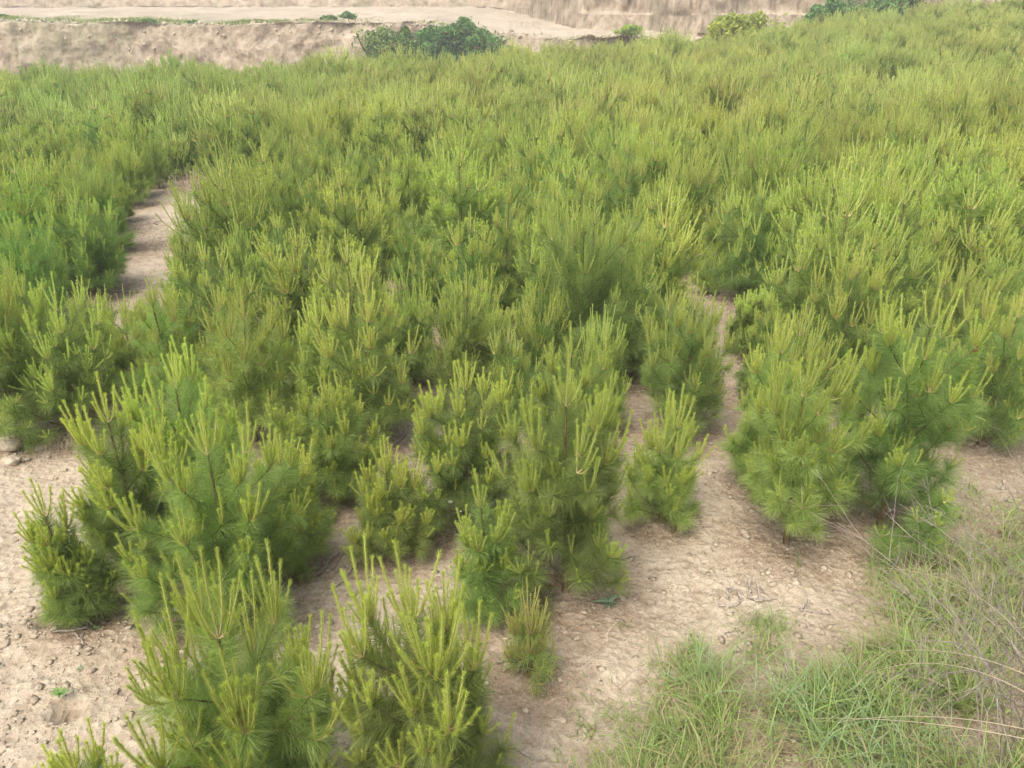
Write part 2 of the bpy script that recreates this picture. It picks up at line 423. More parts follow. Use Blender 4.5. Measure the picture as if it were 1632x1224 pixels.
for gy in np.arange(4.6, 13, .11):           # smaller pines grow where the crowns would leave a hole
    for gx in np.arange(-9, 9, .11):
        x = gx + rnd.uniform(-.05, .05); y = float(gy)
        if min(seg_dist(x, y, path[k], path[k + 1]) for k in range(len(path) - 1)) < .62 or verge_dist(x, y) > -1.0: continue
        if any(math.hypot(x - g[0], y - g[1]) < r * .8 + .12 for g, r in gaps): continue
        if any(abs(x - t[0]) < .7 and abs(y - t[1]) < .7 and math.hypot(x - t[0], y - t[1]) < .60 for t in trees + fill): continue
        zt = float(terrain(x, y)); b_ = project(x, y, zt); H = rnd.uniform(.85, 1.25); t_ = project(x, y, zt + H)
        if b_[1] > 690 or any(t_[1] < q[1] < b_[1] + 4 and abs(q[0] - b_[0]) < (b_[1] - t_[1]) * .15 for q in STRIP): continue
        fill.append([x, y, H, .40 * rnd.uniform(.9, 1.1), None])
fill.sort(key=lambda t: t[1])

# ------------------------------------------------------------------ the pine builder
K = 7
def curve(p, d, L, bend, rng, wob=0.05):
    pts = [p]; st = L / (K - 1); d = np.array(d, float)
    for _ in range(K - 1):
        d = d + np.array([0, 0, bend]) + rng.normal(size=3) * wob
        d = d / np.linalg.norm(d); p = p + d * st; pts.append(p)
    return np.array(pts), d

def candle(p, d, L, bend, rng):
    pts = [p]; st = L / (K - 1); d = np.array(d, float)
    for i in range(K - 1):
        d = d + np.array([0, 0, bend * (1.7 if i < 3 else .4)]) + rng.normal(size=3) * .018
        d = d / np.linalg.norm(d); p = p + d * st * (.75 if i < 3 else 1.2); pts.append(p)
    return np.array(pts)

def around(axis, ang, az):
    ref = np.array([1.0, 0, 0]) if abs(axis[2]) > 0.8 else np.array([0, 0, 1.0])
    a = np.cross(axis, ref); a /= np.linalg.norm(a); b = np.cross(axis, a)
    return axis * math.cos(ang) + (a * math.cos(az) + b * math.sin(az)) * math.sin(ang)

def gen_pine(seed, H, rad, dens=1.0, wold=0.0022, wnew=0.0020, bend=False, sides=5, lower=0.05, years=4, brown=0.0, cand=0.21, full=1.0, redbuds=0, open_=False, stemk=1.0):
    rng = np.random.default_rng(seed)
    Lc = cand * H * rng.uniform(.92, 1.1)
    ht = H - Lc
    wts = np.array([.75, .9, 1.05, 1.15, 1.2][:years]) * rng.uniform(.9, 1.1, years); wts = wts / wts.sum() * (ht * (1 - lower))
    shoots = []   # (poly, r0, r1, year)
    P0 = np.array([0, 0, -0.04]); d0 = np.array([rng.normal() * .02, rng.normal() * .02, 1.0]); d0 /= np.linalg.norm(d0)
    poly, d = curve(P0, d0, ht * lower + 0.04, 0.02, rng, .01)
    trunkr = 0.007 + 0.008 * H
    shoots.append((poly, trunkr * 1.15, trunkr, -1))
    tips = [(poly[-1], d, 1.0, 0)]      # pos, dir, vigor, order
    bscale = rad / (wts.sum() * 0.88)
    nb = int(rng.integers(6, 9)); a0 = rng.uniform(0, 6.28)
    for k in range(nb):
        tips.append((poly[-1] + d * rng.uniform(0, .04), around(d, R(rng.uniform(58, 80)), a0 + k * 6.283 / nb + rng.normal() * .2), rng.uniform(.7, 1.0), 1))
    for yv in range(years):
        new = []
        r_here = trunkr * (1 - yv / years) + 0.005
        r_next = trunkr * (1 - (yv + 1) / years) + 0.005
        for (p, d, v, o) in tips:
            if o == 0:
                poly, dd = curve(p, d, wts[yv], 0.06, rng, .012)
                shoots.append((poly, r_here, r_next, yv)); new.append((poly[-1], dd, 1.0, 0))
                if yv < years - 1:
                    for q0, q1, mul in ((0, int(rng.integers(5, 8)), 1.0), (1, int(rng.integers(2, 4)), .72)):
                        a0 = rng.uniform(0, 6.28)
                        for k in range(q1):
                            q = poly[-1] - dd * rng.uniform(0, .02) if q0 == 0 else poly[3 + k % 2]
                            new.append((q, around(dd, R(rng.uniform(40, 62)), a0 + k * 6.283 / q1 + rng.normal() * .2), mul * rng.uniform(.7, 1.15) * (1 + .30 * yv), 1))
            else:
                L = wts[yv] * bscale * v
                poly, dd = curve(p, d, L, 0.026 + 0.04 * rng.random(), rng, .05)
                rr = max(.0026, trunkr * .42 * v * (1 - yv / (years + .6)))
                shoots.append((poly, rr, max(.0022, rr * .7), yv)); new.append((poly[-1], dd, v * rng.uniform(.86, 1.0), o))
                if o < 3:
                    ns = (int(rng.integers(2, 4)) if o == 1 else int(rng.integers(0, 3))) if not open_ else (int(rng.integers(1, 3)) if o == 1 else 0)
                    for k in range(ns):
                        vv = v * rng.uniform(.5, .75)
                        if vv > .3: new.append((poly[-1], around(dd, R(rng.uniform(35, 60)), rng.uniform(0, 6.28)), vv, o + 1))
        tips = new
    C = []; Cl = []; top = max(s_[0][-1][2] for s_ in shoots)
    for (p, d, v, o) in tips:
        rel = max(0.0, min(1.0, p[2] / top))
        if o == 0:
            Cl.append(Lc); C.append(candle(p, d, Lc, .03, rng)); nb = int(rng.integers(4, 7)); a0 = rng.uniform(0, 6)
            for k in range(nb):
                l = Lc * rng.uniform(.5, .85)
                C.append(candle(p, around(d, R(rng.uniform(58, 82)), a0 + k * 6.283 / nb + rng.normal() * .15), l, .36, rng)); Cl.append(l)
        else:
            if rng.random() < (.12 if not open_ else .04) + .35 * (rel < .4): continue
            l = Lc * (.30 + .58 * rel) * min(1.0, .55 + .5 * v) * rng.uniform(.6, 1.25)
            dd = d * 1.0; dd[2] = max(dd[2], .4 * rel); dd /= np.linalg.norm(dd)
            C.append(candle(p, dd, l, .12 + .24 * rel, rng)); Cl.append(l)
            if open_: nb = int(rng.integers(2, 6)) if v > .5 and rel > .35 else int(rng.integers(0, 3))
            else: nb = int(rng.integers(1, 5)) if v > .6 and rel > .45 else int(rng.integers(0, 2))
            a0 = rng.uniform(0, 6)
            for k in range(nb):
                l2 = l * rng.uniform(.45, .85)
                C.append(candle(p, around(dd, R(rng.uniform(45, 75)), a0 + k * 6.283 / max(nb, 1)), l2, .14 + .26 * rel, rng)); Cl.append(l2)
    C = np.array(C); Cl = np.array(Cl)
    wood = Buf(); P = np.array([s_[0] for s_ in shoots]); r0 = np.array([s_[1] for s_ in shoots]); r1 = np.array([s_[2] for s_ in shoots]); yr = np.array([s_[3] for s_ in shoots])
    tubes(wood, P, r0, r1, sides)
    slen = np.linalg.norm(np.diff(P, axis=1), axis=2).sum(1)
    old = Buf()
    sc_ = (H / 1.5) ** .4
    last = yr == years - 1; prev = yr == years - 2; prev2 = yr == years - 3
    for msk, dn, a, t0, t1, nl in ((last, 820, 50, .35, 1.0, .112), (prev, 560, 64, .25, .8, .105), (prev2, 220, 72, .18 - .15 * brown, .5 - .25 * brown, .09)):
        if msk.any():
            needles(old, rng, P[msk], slen[msk] * dn * dens + 10 * dens, 0.0, 1.0, np.full(msk.sum(), nl * sc_ * 1.08), a, wold, t0, t1, droop=.06, bend=bend, tipgrow=.25)
    # long needles crowd below each tip, making the brush
    if last.any():
        needles(old, rng, P[last], np.full(last.sum(), 60 * dens), 0.65, 1.0, np.full(last.sum(), .11 * sc_), 60, wold, .4, 1.0, droop=.03, bend=bend)
    new = Buf()
    rs = (.0020 + .0020 * (Cl / max(Lc, .01))) * stemk * (.85 if open_ else 1)
    stem = new; tubes(stem, C, rs * 1.2, rs * .8, max(3, sides - 1), 0.3)
    stem.t[0] = np.tile(np.repeat(np.linspace(0, .75 if open_ else 1, K) ** (1.0 if open_ else .6), max(3, sides - 1)), len(C)).astype(np.float32)
    n2 = len(new.f[0])
    needles(new, rng, C, Cl * (1250 if bend else 900) * dens + 6, 0.19, 1.0, (.0155 if bend else .018) + .008 * (Cl / Lc), 42 if bend else 30, wnew, .0, .8, tipgrow=.3)
    needles(new, rng, C, np.full(len(C), 18 * max(dens, .5)), 0.93, 1.0, np.full(len(C), .022), 32, wnew, .6, 1.0)
    me = (wood.mesh("trunk", M_BARK, True), old.mesh("crown", M_OLD), new.mesh("new_growth", M_NEW, False, M_STEM, n2))
    buds = None
    if redbuds:
        bb = Buf(); idx = rng.choice(np.where(last)[0], redbuds)
        for i in idx:
            e = P[i][-1]
            q = np.linspace(e - [0, 0, .012], e + [0, 0, .03], K)[None] + rng.normal(size=(1, 1, 3)) * .012
            tubes(bb, q, [.010], [.005], 7)
        buds = bb.mesh("bud", M_CONE, True)
    return me, buds

def place(me, x, y, rz, s, label, tilt=(0, 0), buds=None):
    r = bpy.data.objects.new("pine_tree", None); sc.collection.objects.link(r)
    r.empty_display_size = .2
    r.location = (x, y, float(terrain(x, y))); r.rotation_euler = (tilt[0], tilt[1], rz)
    r.scale = s if hasattr(s, '__len__') else (s, s, s)
    r['label'] = label; r['category'] = "pine tree"; r['group'] = GROUP
    tr = link("trunk", me[0], r); link("crown", me[1], r); link("new_growth", me[2], r)
    if buds: link("bud", buds, r)
    return r

optsx = {0: dict(cand=.27), 1: dict(cand=.25), 2: dict(cand=.26), 3: dict(cand=.26), 4: dict(cand=.20), 6: dict(cand=.28, years=3),
        10: dict(years=3, cand=.40, dens=.35), 11: dict(cand=.34, years=3), 9: dict(cand=.26, years=3), 13: dict(lower=.2, brown=1.0), 14: dict(redbuds=6, cand=.2), 20: dict(cand=.17)}
for i, (x, y, H, rad, lab) in enumerate(trees):
    kw = dict(dens=1.15 if y > 5 else 1.7, bend=True, wold=.0014, wnew=.0014, open_=y < 6.5)
    kw.update(optsx.get(i if i < 5 else (i - 2 if i > 6 else 99), {}))
    rad = min(max(rad * (1.0 if i in (3, 12) else 1.36), .16), H * .72)
    me, buds = gen_pine(100 + i, H, rad, **kw)
    tilt = (R(2), R(-2)) if i == 3 else (0, 0)
    place(me, x, y, 0, 1.0, lab, tilt, buds)

mid = [gen_pine(300 + k, 1.5, .46 + .05 * (k % 4), dens=.68, wold=.0029, wnew=.0032, sides=4, stemk=1.2, cand=[.24, .19, .28, .22, .15][k % 5])[0] for k in range(14)]
far = [gen_pine(400 + k, 1.5, .46 + .06 * (k % 3), dens=.28, wold=.0058, wnew=.006, sides=3, stemk=1.8, cand=[.26, .2, .29][k % 3])[0] for k in range(6)]

NIND = 300 - len(trees)
ANCH = ["candelabra pine", "front pine beside the verge", None, "small dark leaning pine", "large spreading pine", None, None, "brownish candled pine", "knee high round pine", "white flower pine", "tall full centre pine", "slim narrow pine", None, "small neat pine", "rounded pine over the bare strip", "bare trunked pine", "red budded pine", "dark dense verge pine", "soft grey green pine", "pine by the arching grass", "twin clustered pine", "broad fan needled pine", "widest light green pine", "dark based pine at the bare strip", "low round pine by the bare strip", "loose feathery pine"]
assert len(ANCH) <= len(trees)
ANCH = [(trees[k][0], trees[k][1], a) for k, a in enumerate(ANCH) if a]
used = {}
def near_label(x, y):
    ax, ay, a = min(ANCH, key=lambda q: math.hypot(q[0] - x, q[1] - y))
    dx, dy = x - ax, y - ay; d = math.hypot(dx, dy)
    far_ = "just" if d < 1.4 else ("one tree" if d < 2.2 else ("two trees" if d < 3.1 else "several trees"))
    if abs(dx) < .4 * abs(dy): w_ = f"{far_} straight behind"
    elif dy > 0: w_ = f"{far_} behind and " + ("right" if dx > 0 else "left") + " of" if abs(dx) < 1.6 * abs(dy) else f"{far_} " + ("right" if dx > 0 else "left") + " of"
    else: w_ = f"{far_} " + ("right" if dx > 0 else "left") + " of"
    lab = f"pine standing {w_} the {a}"; used[lab] = used.get(lab, 0) + 1
    k = used[lab]
    return lab if k == 1 else lab.replace("pine standing", ["", "", "another pine", "third pine", "fourth pine", "fifth pine", "sixth pine", "seventh pine"][min(k, 7)], 1)
def region_label(x, y):
    if x < pathx(y) and y < 17: return "fresh green pine standing on the far side of the dirt path"
    band = "front half" if y < 10 else ("middle" if y < 15.5 else "deeper rows")
    px, _ = project(x, y, float(terrain(x, y)) + 1)
    side = "towards the dirt path" if px < 560 else ("about its centre" if px < 1080 else "towards the rising slope")
    return f"yellow green pine crowded in the plantation's {band}, {side}"
# keep the nearest ones that the photo can show
def visible(t):
    px, py = project(t[0], t[1], float(terrain(t[0], t[1])) + t[2] * .6); return -60 < px < 1690
vis = [t for t in fill if visible(t)]; hid = [t for t in fill if not visible(t)]
ind, rest = vis[:NIND], vis[NIND:]
rest += [t for t in hid if t[1] > 8][:400]
for i, (x, y, H, rad, _) in enumerate(ind):
    use_far = y > 17 or i >= len(ind) - 18
    me = far[i % 6] if use_far else mid[rnd.randrange(14)]
    s = H / 1.5; sw = rad / .62 * rnd.uniform(.95, 1.08)
    place(me, x, y, rnd.uniform(0, 6.28), (sw, sw, s), near_label(x, y) if y < 11 and not (x < pathx(y)) else region_label(x, y), (rnd.uniform(-.05, .05), rnd.uniform(-.05, .05)))

# the far rows: one mass, instanced from the far trees
def far_rows():
    pts = np.array([(t[0], t[1], float(terrain(t[0], t[1]))) for t in rest], np.float32)
    me = bpy.data.meshes.new("distant_pines"); me.vertices.add(len(pts)); me.vertices.foreach_set("co", pts.ravel())
    rg = np.random.default_rng(5); n = len(pts)
    for nm, val in (("rz", rg.random(n) * 6.28), ("hs", np.array([t[2] / 1.5 for t in rest])), ("ws", np.array([t[3] / .58 for t in rest]) * 1.05)):
        a = me.attributes.new(nm, 'FLOAT', 'POINT'); a.data.foreach_set("value", val.astype(np.float32))
    a = me.attributes.new("pick", 'INT', 'POINT'); a.data.foreach_set("value", rg.integers(0, 6, n).astype(np.int32))
    me.update()
    o = link("distant_pines", me, kind="stuff", label="mass of far pine rows reaching up to the earth banks", category="pine rows")
    ng = bpy.data.node_groups.new("rows", 'GeometryNodeTree')
    ng.interface.new_socket(name="Geometry", in_out='INPUT', socket_type='NodeSocketGeometry')
    ng.interface.new_socket(name="Geometry", in_out='OUTPUT', socket_type='NodeSocketGeometry')
    N = ng.nodes; L = ng.links
    gi = N.new("NodeGroupInput"); go = N.new("NodeGroupOutput")
    jall = N.new("GeometryNodeJoinGeometry")
    for v in range(6):
        j = N.new("GeometryNodeJoinGeometry")
        src = [ob for ob in sc.collection.objects if ob.type == 'MESH' and ob.data in far[v]]
        seen = set()
        for ob in src:
            if ob.data.name in seen: continue
            seen.add(ob.data.name)
            oi = N.new("GeometryNodeObjectInfo"); oi.transform_space = 'ORIGINAL'; oi.inputs["Object"].default_value = ob
            L.new(oi.outputs["Geometry"], j.inputs[0])
        gti = N.new("GeometryNodeGeometryToInstance"); L.new(j.outputs[0], gti.inputs[0]); L.new(gti.outputs[0], jall.inputs[0])
    iop = N.new("GeometryNodeInstanceOnPoints"); iop.inputs["Pick Instance"].default_value = True
    L.new(gi.outputs[0], iop.inputs["Points"]); L.new(jall.outputs[0], iop.inputs["Instance"])
    def attr(nm, tp='FLOAT'):
        a = N.new("GeometryNodeInputNamedAttribute"); a.data_type = tp; a.inputs[0].default_value = nm; return a.outputs[0]
    L.new(attr("pick", 'INT'), iop.inputs["Instance Index"])
    cr = N.new("ShaderNodeCombineXYZ"); L.new(attr("rz"), cr.inputs[2]); L.new(cr.outputs[0], iop.inputs["Rotation"])
    cs = N.new("ShaderNodeCombineXYZ"); wsx = attr("ws"); L.new(wsx, cs.inputs[0]); L.new(wsx, cs.inputs[1]); L.new(attr("hs"), cs.inputs[2]); L.new(cs.outputs[0], iop.inputs["Scale"])
    L.new(iop.outputs[0], go.inputs[0])
    md = o.modifiers.new("rows", 'NODES'); md.node_group = ng
far_rows()

# ------------------------------------------------------------------ ground
hx, hy = ground_at(107, 1135); HOLES.append((hx, hy, .075, .12))
hx2, hy2 = ground_at(82, 992); HOLES.append((hx2, hy2, .09, .06))
def make_ground():
    nx_, ny_ = 760, 900
    u = np.linspace(-1, 1, nx_); k = math.asinh(260 / 2.2); X = 2.2 * np.sinh(k * u)
    v = np.linspace(-1, 1, ny_); a, b = math.asinh(-60 / 1.8), math.asinh(330 / 1.8)
    Y = 4.2 + 1.8 * np.sinh(a + (b - a) * (v + 1) / 2)
    XX, YY = np.meshgrid(X, Y); ZZ = terrain(XX, YY)
    V = np.stack([XX, YY, ZZ], -1).reshape(-1, 3)
    i = np.arange(ny_ - 1)[:, None] * nx_; j = np.arange(nx_ - 1)[None, :]
    q = np.stack([i + j, i + j + 1, i + j + 1 + nx_, i + j + nx_], -1).reshape(-1, 4)
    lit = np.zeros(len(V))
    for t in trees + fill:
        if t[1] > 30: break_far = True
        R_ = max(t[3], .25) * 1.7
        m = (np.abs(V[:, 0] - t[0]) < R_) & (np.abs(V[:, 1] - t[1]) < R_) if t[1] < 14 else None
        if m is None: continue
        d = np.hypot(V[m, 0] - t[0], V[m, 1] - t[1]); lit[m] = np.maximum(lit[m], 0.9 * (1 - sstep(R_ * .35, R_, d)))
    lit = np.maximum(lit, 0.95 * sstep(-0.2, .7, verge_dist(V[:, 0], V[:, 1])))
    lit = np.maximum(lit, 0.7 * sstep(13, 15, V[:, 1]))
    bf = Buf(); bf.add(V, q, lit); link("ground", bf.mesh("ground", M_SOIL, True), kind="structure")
make_ground()

# ------------------------------------------------------------------ earth banks behind the field
def bank_profile(x):
    """knots (y, z) of the slope at each x"""
    n = 1.6 * vnoise(x * .11, 1.5, 31) + .9 * vnoise(x * .45, 2.5, 32)
    y1 = 60 + n
    y2 = 96 - 30 * sstep(-1, 7, x) + 3 * vnoise(x * .09, 8, 33)
    k = sstep(9, 13, x)                     # tall buttress to the right
    y1 = y1 * (1 - k) + (57 + n) * k; y2 = np.maximum(y2 * (1 - k) + (58.2 + n) * k, y1 + 1.2)
    z1 = 2.55 + .35 * vnoise(x * .3, 4, 34) - .9 * sstep(-8, 4, x)
    return y1, y2, z1
def make_bank():
    s = np.linspace(-1, 1, 1500); x = 110 * np.sign(s) * np.abs(s) ** 1.35
    y1, y2, z1 = bank_profile(x)
    z2 = 3.9 - 1.9 * sstep(-3, 7, x); z2 = np.maximum(z2, z1 + .25)
    z3 = z2 + 6.5
    knots_y = np.stack([y1 - 7, y1 - .9, y1 - .3, y1 + .25, (y1 * .7 + y2 * .3), y2 - .9, y2 - .1, y2 + 1.3, y2 + 16, y2 + 17.5, y2 + 80, y2 + 180])
    knots_z = np.stack([0 * x - 3.2, 0 * x - 1.0, z1 * .45, z1, z1 + (z2 - z1) * .3, z2 - .05, z2 + 1.2, z3, z3 + 2, z3 + 8, z3 + 30, z3 + 60])
    knots_n = [3, 26, 26, 6, 16, 14, 26, 20, 12, 20, 12]
    Ys = []; Zs = []
    for a in range(len(knots_n)):
        f = np.linspace(0, 1, knots_n[a], endpoint=False)[:, None]
        Ys.append(knots_y[a] * (1 - f) + knots_y[a + 1] * f); Zs.append(knots_z[a] * (1 - f) + knots_z[a + 1] * f)
    Y = np.concatenate(Ys); Z = np.concatenate(Zs); X = np.broadcast_to(x, Y.shape).copy()
    st = np.gradient(Z, axis=0) / (np.abs(np.gradient(Z, axis=0)) + np.abs(np.gradient(Y, axis=0)) + 1e-6)
    steep = sstep(.4, .8, st); kb = sstep(3, 9, X)
    Y -= steep * (.8 * fbm(X * .35, Z * .3, 41, 3) + .35 * fbm(X * 1.5, Z * 1.3, 42, 6) )
    Y += steep * kb * 2.4 * sstep(.08, .3, vnoise(X * .5, 2 + 0 * X, 48)); Y += steep * kb * .8 * sstep(.05, .35, vnoise(X * 1.6, Z * .2, 49))
    X += steep * .3 * fbm(X * 1.3, Z * 1.1, 43, 3)
    Z += (1 - steep) * .22 * fbm(X * .6, Y * .5, 44, 4) + .08 * fbm(X * 3, Y * 2 + Z, 45, 3)
    V = np.stack([X, Y, Z], -1).reshape(-1, 3)
    ny_, nx_ = Y.shape
    i = np.arange(ny_ - 1)[:, None] * nx_; j = np.arange(nx_ - 1)[None, :]
    q = np.stack([i + j, i + j + 1, i + j + 1 + nx_, i + j + nx_], -1).reshape(-1, 4)
    # thin grass along the rim of the terrace, thickest at the low end
    g = (1 - steep) * np.exp(-((Y - (y1 + 1.4)) / (1.1 + 5 * sstep(-14, -30, X))) ** 2) * (.15 + .85 * sstep(-8, -26, X)) + .25 * (fbm(X * .3, Y * .3, 46, 3) > .25)
    bf = Buf(); bf.add(V, q, np.clip(g, 0, 1).reshape(-1)); link("hillside", bf.mesh("hillside", M_BANK, False), kind="structure")
    return V
BV = make_bank()
def bank_zs(x, y):
    q = BV[(BV[:, 1] < 75) & (np.abs(BV[:, 0]) < 60) & (BV[:, 2] > .9)]; q = q[np.argsort(q[:, 0])]; o = np.empty(len(x))
    for i in range(len(x)):
        a, b = np.searchsorted(q[:, 0], [x[i] - .25, x[i] + .25]); w_ = q[a:b]
        o[i] = w_[np.argmin((w_[:, 0] - x[i]) ** 2 + (w_[:, 1] - y[i]) ** 2), 2] if b > a else -5
    return o

# ------------------------------------------------------------------ broadleaf shrubs
def shrub(x, y, z, H, Wd, label, seed, mat, nleaf=6500, leaf=.09, group=None, cat="shrub", depth=None):
    rng = np.random.default_rng(seed)
    r = bpy.data.objects.new("shrub", None); sc.collection.objects.link(r); r.location = (x, y, z)
    r['label'] = label; r['category'] = cat
    if group: r['group'] = group
    st = []; tips = []
    for k in range(9):
        az = rng.uniform(0, 6.28); d = np.array([math.cos(az) * .55, math.sin(az) * .55, 1.0]); d /= np.linalg.norm(d)
        L = H * rng.uniform(.55, .85); pl, dd = curve(np.array([rng.normal() * .05 * Wd, rng.normal() * .05 * Wd, -.1]), d * 1.0 + [0, 0, 0], L, -.02, rng, .08)
        pl[:, :2] *= Wd / H * .95; st.append(pl)
        for q in range(6):
            b = pl[rng.integers(2, K)]; az = rng.uniform(0, 6.28); d2 = np.array([math.cos(az), math.sin(az), rng.uniform(.1, 1)]); d2 /= np.linalg.norm(d2)
            p2, _ = curve(b, d2, H * rng.uniform(.15, .35), 0, rng, .1); st.append(p2); tips += [p2[2], p2[4], p2[-1]]
    wb = Buf(); st = np.array(st); n = len(st); tubes(wb, st, np.full(n, .02 * H), np.full(n, .006 * H), 4)
    link("stem", wb.mesh("stem", M_BARK), r)
    tips = np.array(tips); c = tips[rng.integers(0, len(tips), nleaf)]
    off = np.clip(rng.normal(size=(nleaf, 3)), -1.7, 1.7) * np.array([Wd * .07, Wd * .07, min(H, Wd) * .08]); pos = c + off
    lc = nrm(rng.normal(size=(22, 3))) * np.array([Wd * .38, Wd * .38, H * .30]) * rng.uniform(.55, 1, (22, 1)) + [0, 0, H * .60]
    h_ = rng.random(nleaf) < .72; li = rng.integers(0, 22, nleaf)
    lump = lc[li] + nrm(rng.normal(size=(nleaf, 3))) * (rng.random((nleaf, 1)) ** .4) * np.array([Wd, Wd, min(H, Wd)]) * rng.uniform(.09, .17, (22, 1))[li]
    pos[h_] = lump[h_]; pos[:, 2] = np.maximum(pos[:, 2], .05)
    u_ = nrm(rng.normal(size=(nleaf, 3))); v_ = nrm(np.cross(u_, rng.normal(size=(nleaf, 3)) + [0, 0, 1.0]))
    s = leaf * rng.uniform(.6, 1.2, nleaf)[:, None]
    V = np.stack([pos - u_ * s, pos + v_ * s * .38, pos + u_ * s, pos - v_ * s * .38], 1).reshape(-1, 3)
    cb = Buf(); cb.add(V, np.arange(nleaf * 4).reshape(-1, 4), np.repeat(rng.random(nleaf), 4))
    link("crown", cb.mesh("crown", mat), r)

def at_depth(px, py, Y):
    d = px_ray(px, py); t = Y / d[1]; return d[0] * t, Y, CAMZ + d[2] * t
gS = "dark shrubs on the terrace rim"
for i, (px, w_, h_, lab) in enumerate([
    (608, 2.6, 2.2, "dark green shrub at the path end of the row on the terrace rim"),
    (640, 2.5, 1.9, "dark green shrub on the terrace rim, second of the row, with a dipped top"),
    (678, 2.6, 2.0, "low dark green shrub in the middle of the rim row"),
    (708, 2.5, 2.5, "tall dark green shrub in the rim row with a ragged top"),
    (738, 3.0, 2.7, "tallest dark green shrub of the rim row"),
    (766, 2.2, 2.0, "dark green shrub near the thin end of the rim row"),
    (788, 1.3, 1.4, "small round dark shrub ending the rim row")]):
    X, Y, Z = at_depth(px, 30, 56.6); zz = float(terrain(X, Y)) - .1; top = 2.85 + .6 * (h_ - 2.4)
    shrub(X, Y, zz, top - zz, w_ * 1.4, lab, 500 + i, M_LEAF, group=gS, leaf=.15, nleaf=9000)
for i, (px, top, Y_, w_, mat, lab) in enumerate([
    (1178, 6, 51, 4.2, M_LEAFY, "bright yellow green rounded tree in front of the tall earth buttress"),
    (1325, -12, 52, 3.4, M_LEAF, "mid green bush at the foot of the gully behind the field"),
    (1400, -22, 52, 3.0, M_LEAF, "dark bluish green bush behind the field's upper edge"),
    (1440, -30, 52, 3.0, M_LEAF, "darkest bush farthest up the slope behind the field"),
    (553, 17, 66, 1.3, M_LEAF, "single small shrub growing on the terrace above the bank"),
    (524, 33, 61.8, 1.4, M_LEAF, "low flat tuft of shrub on the terrace edge"),
    (310, 35, 61.5, 1.1, M_LEAF, "tiny dark shrub on the rim above the bare bank face"),
    (235, 38, 61.5, 1.5, M_LEAF, "small shrub on the rim where the rim grass ends"),
    (5, 26, 63, 1.4, M_LEAF, "dark shrub at the photo's edge on the terrace grass"),
    (1005, 38, 60.8, 2.0, M_LEAFY, "low light green bush at the foot of the cliff")]):
    X, Y, Z = at_depth(px, top, Y_)
    zb = float(bank_zs([X], [Y])[0]) if Y_ > 58 else float(terrain(X, Y))
    shrub(X, Y, zb - .1, max(Z - zb + .1, .45), w_, lab, 530 + i, mat, leaf=.15 if Y_ < 58 else .08, nleaf=9000 if Y_ < 58 else 3500, cat="bush")

# ------------------------------------------------------------------ grass and dry litter
def blades(buf, rng, x, y, L, width, lean, tint, z=None, seg=4, az=None, droop=.5):
    n = len(x); z = terrain(x, y) if z is None else z; droop = np.broadcast_to(droop, (n,))
    az = rng.uniform(0, 6.283, n) if az is None else az
    d = np.stack([np.cos(az) * lean, np.sin(az) * lean, np.ones(n)], -1); d = nrm(d)
    p = np.stack([x, y, z - .01], -1); pts = [p]
    hz = np.stack([np.cos(az), np.sin(az), np.zeros(n)], -1)
    for k in range(seg):
        d = nrm(d + hz * (droop * (.25 + .35 * k))[:, None] * .5 - np.array([0, 0, 1.0]) * (droop * (.1 + .3 * k))[:, None] * .6)
        p = p + d * (L / seg)[:, None]; pts.append(p)
    P = np.stack(pts, 1)
    a2 = az + 1.571 + rng.normal(size=n) * .5; side = np.stack([np.cos(a2), np.sin(a2), rng.normal(size=n) * .2], -1)
    ww = np.array([1, .95, .8, .5, .06] if seg == 4 else list(np.linspace(1, .1, seg + 1)))
    A = P - side[:, None, :] * (width[:, None] * ww[None, :] / 2)[..., None]; B = P + side[:, None, :] * (width[:, None] * ww[None, :] / 2)[..., None]
    V = np.stack([A, B], 2).reshape(-1, 3); m = (seg + 1) * 2
    q = (np.arange(n) * m)[:, None, None] + (np.arange(seg) * 2)[None, :, None] + np.array([0, 1, 3, 2])[None, None, :]
    buf.add(V, q.reshape(-1, 4), np.repeat(tint, m))

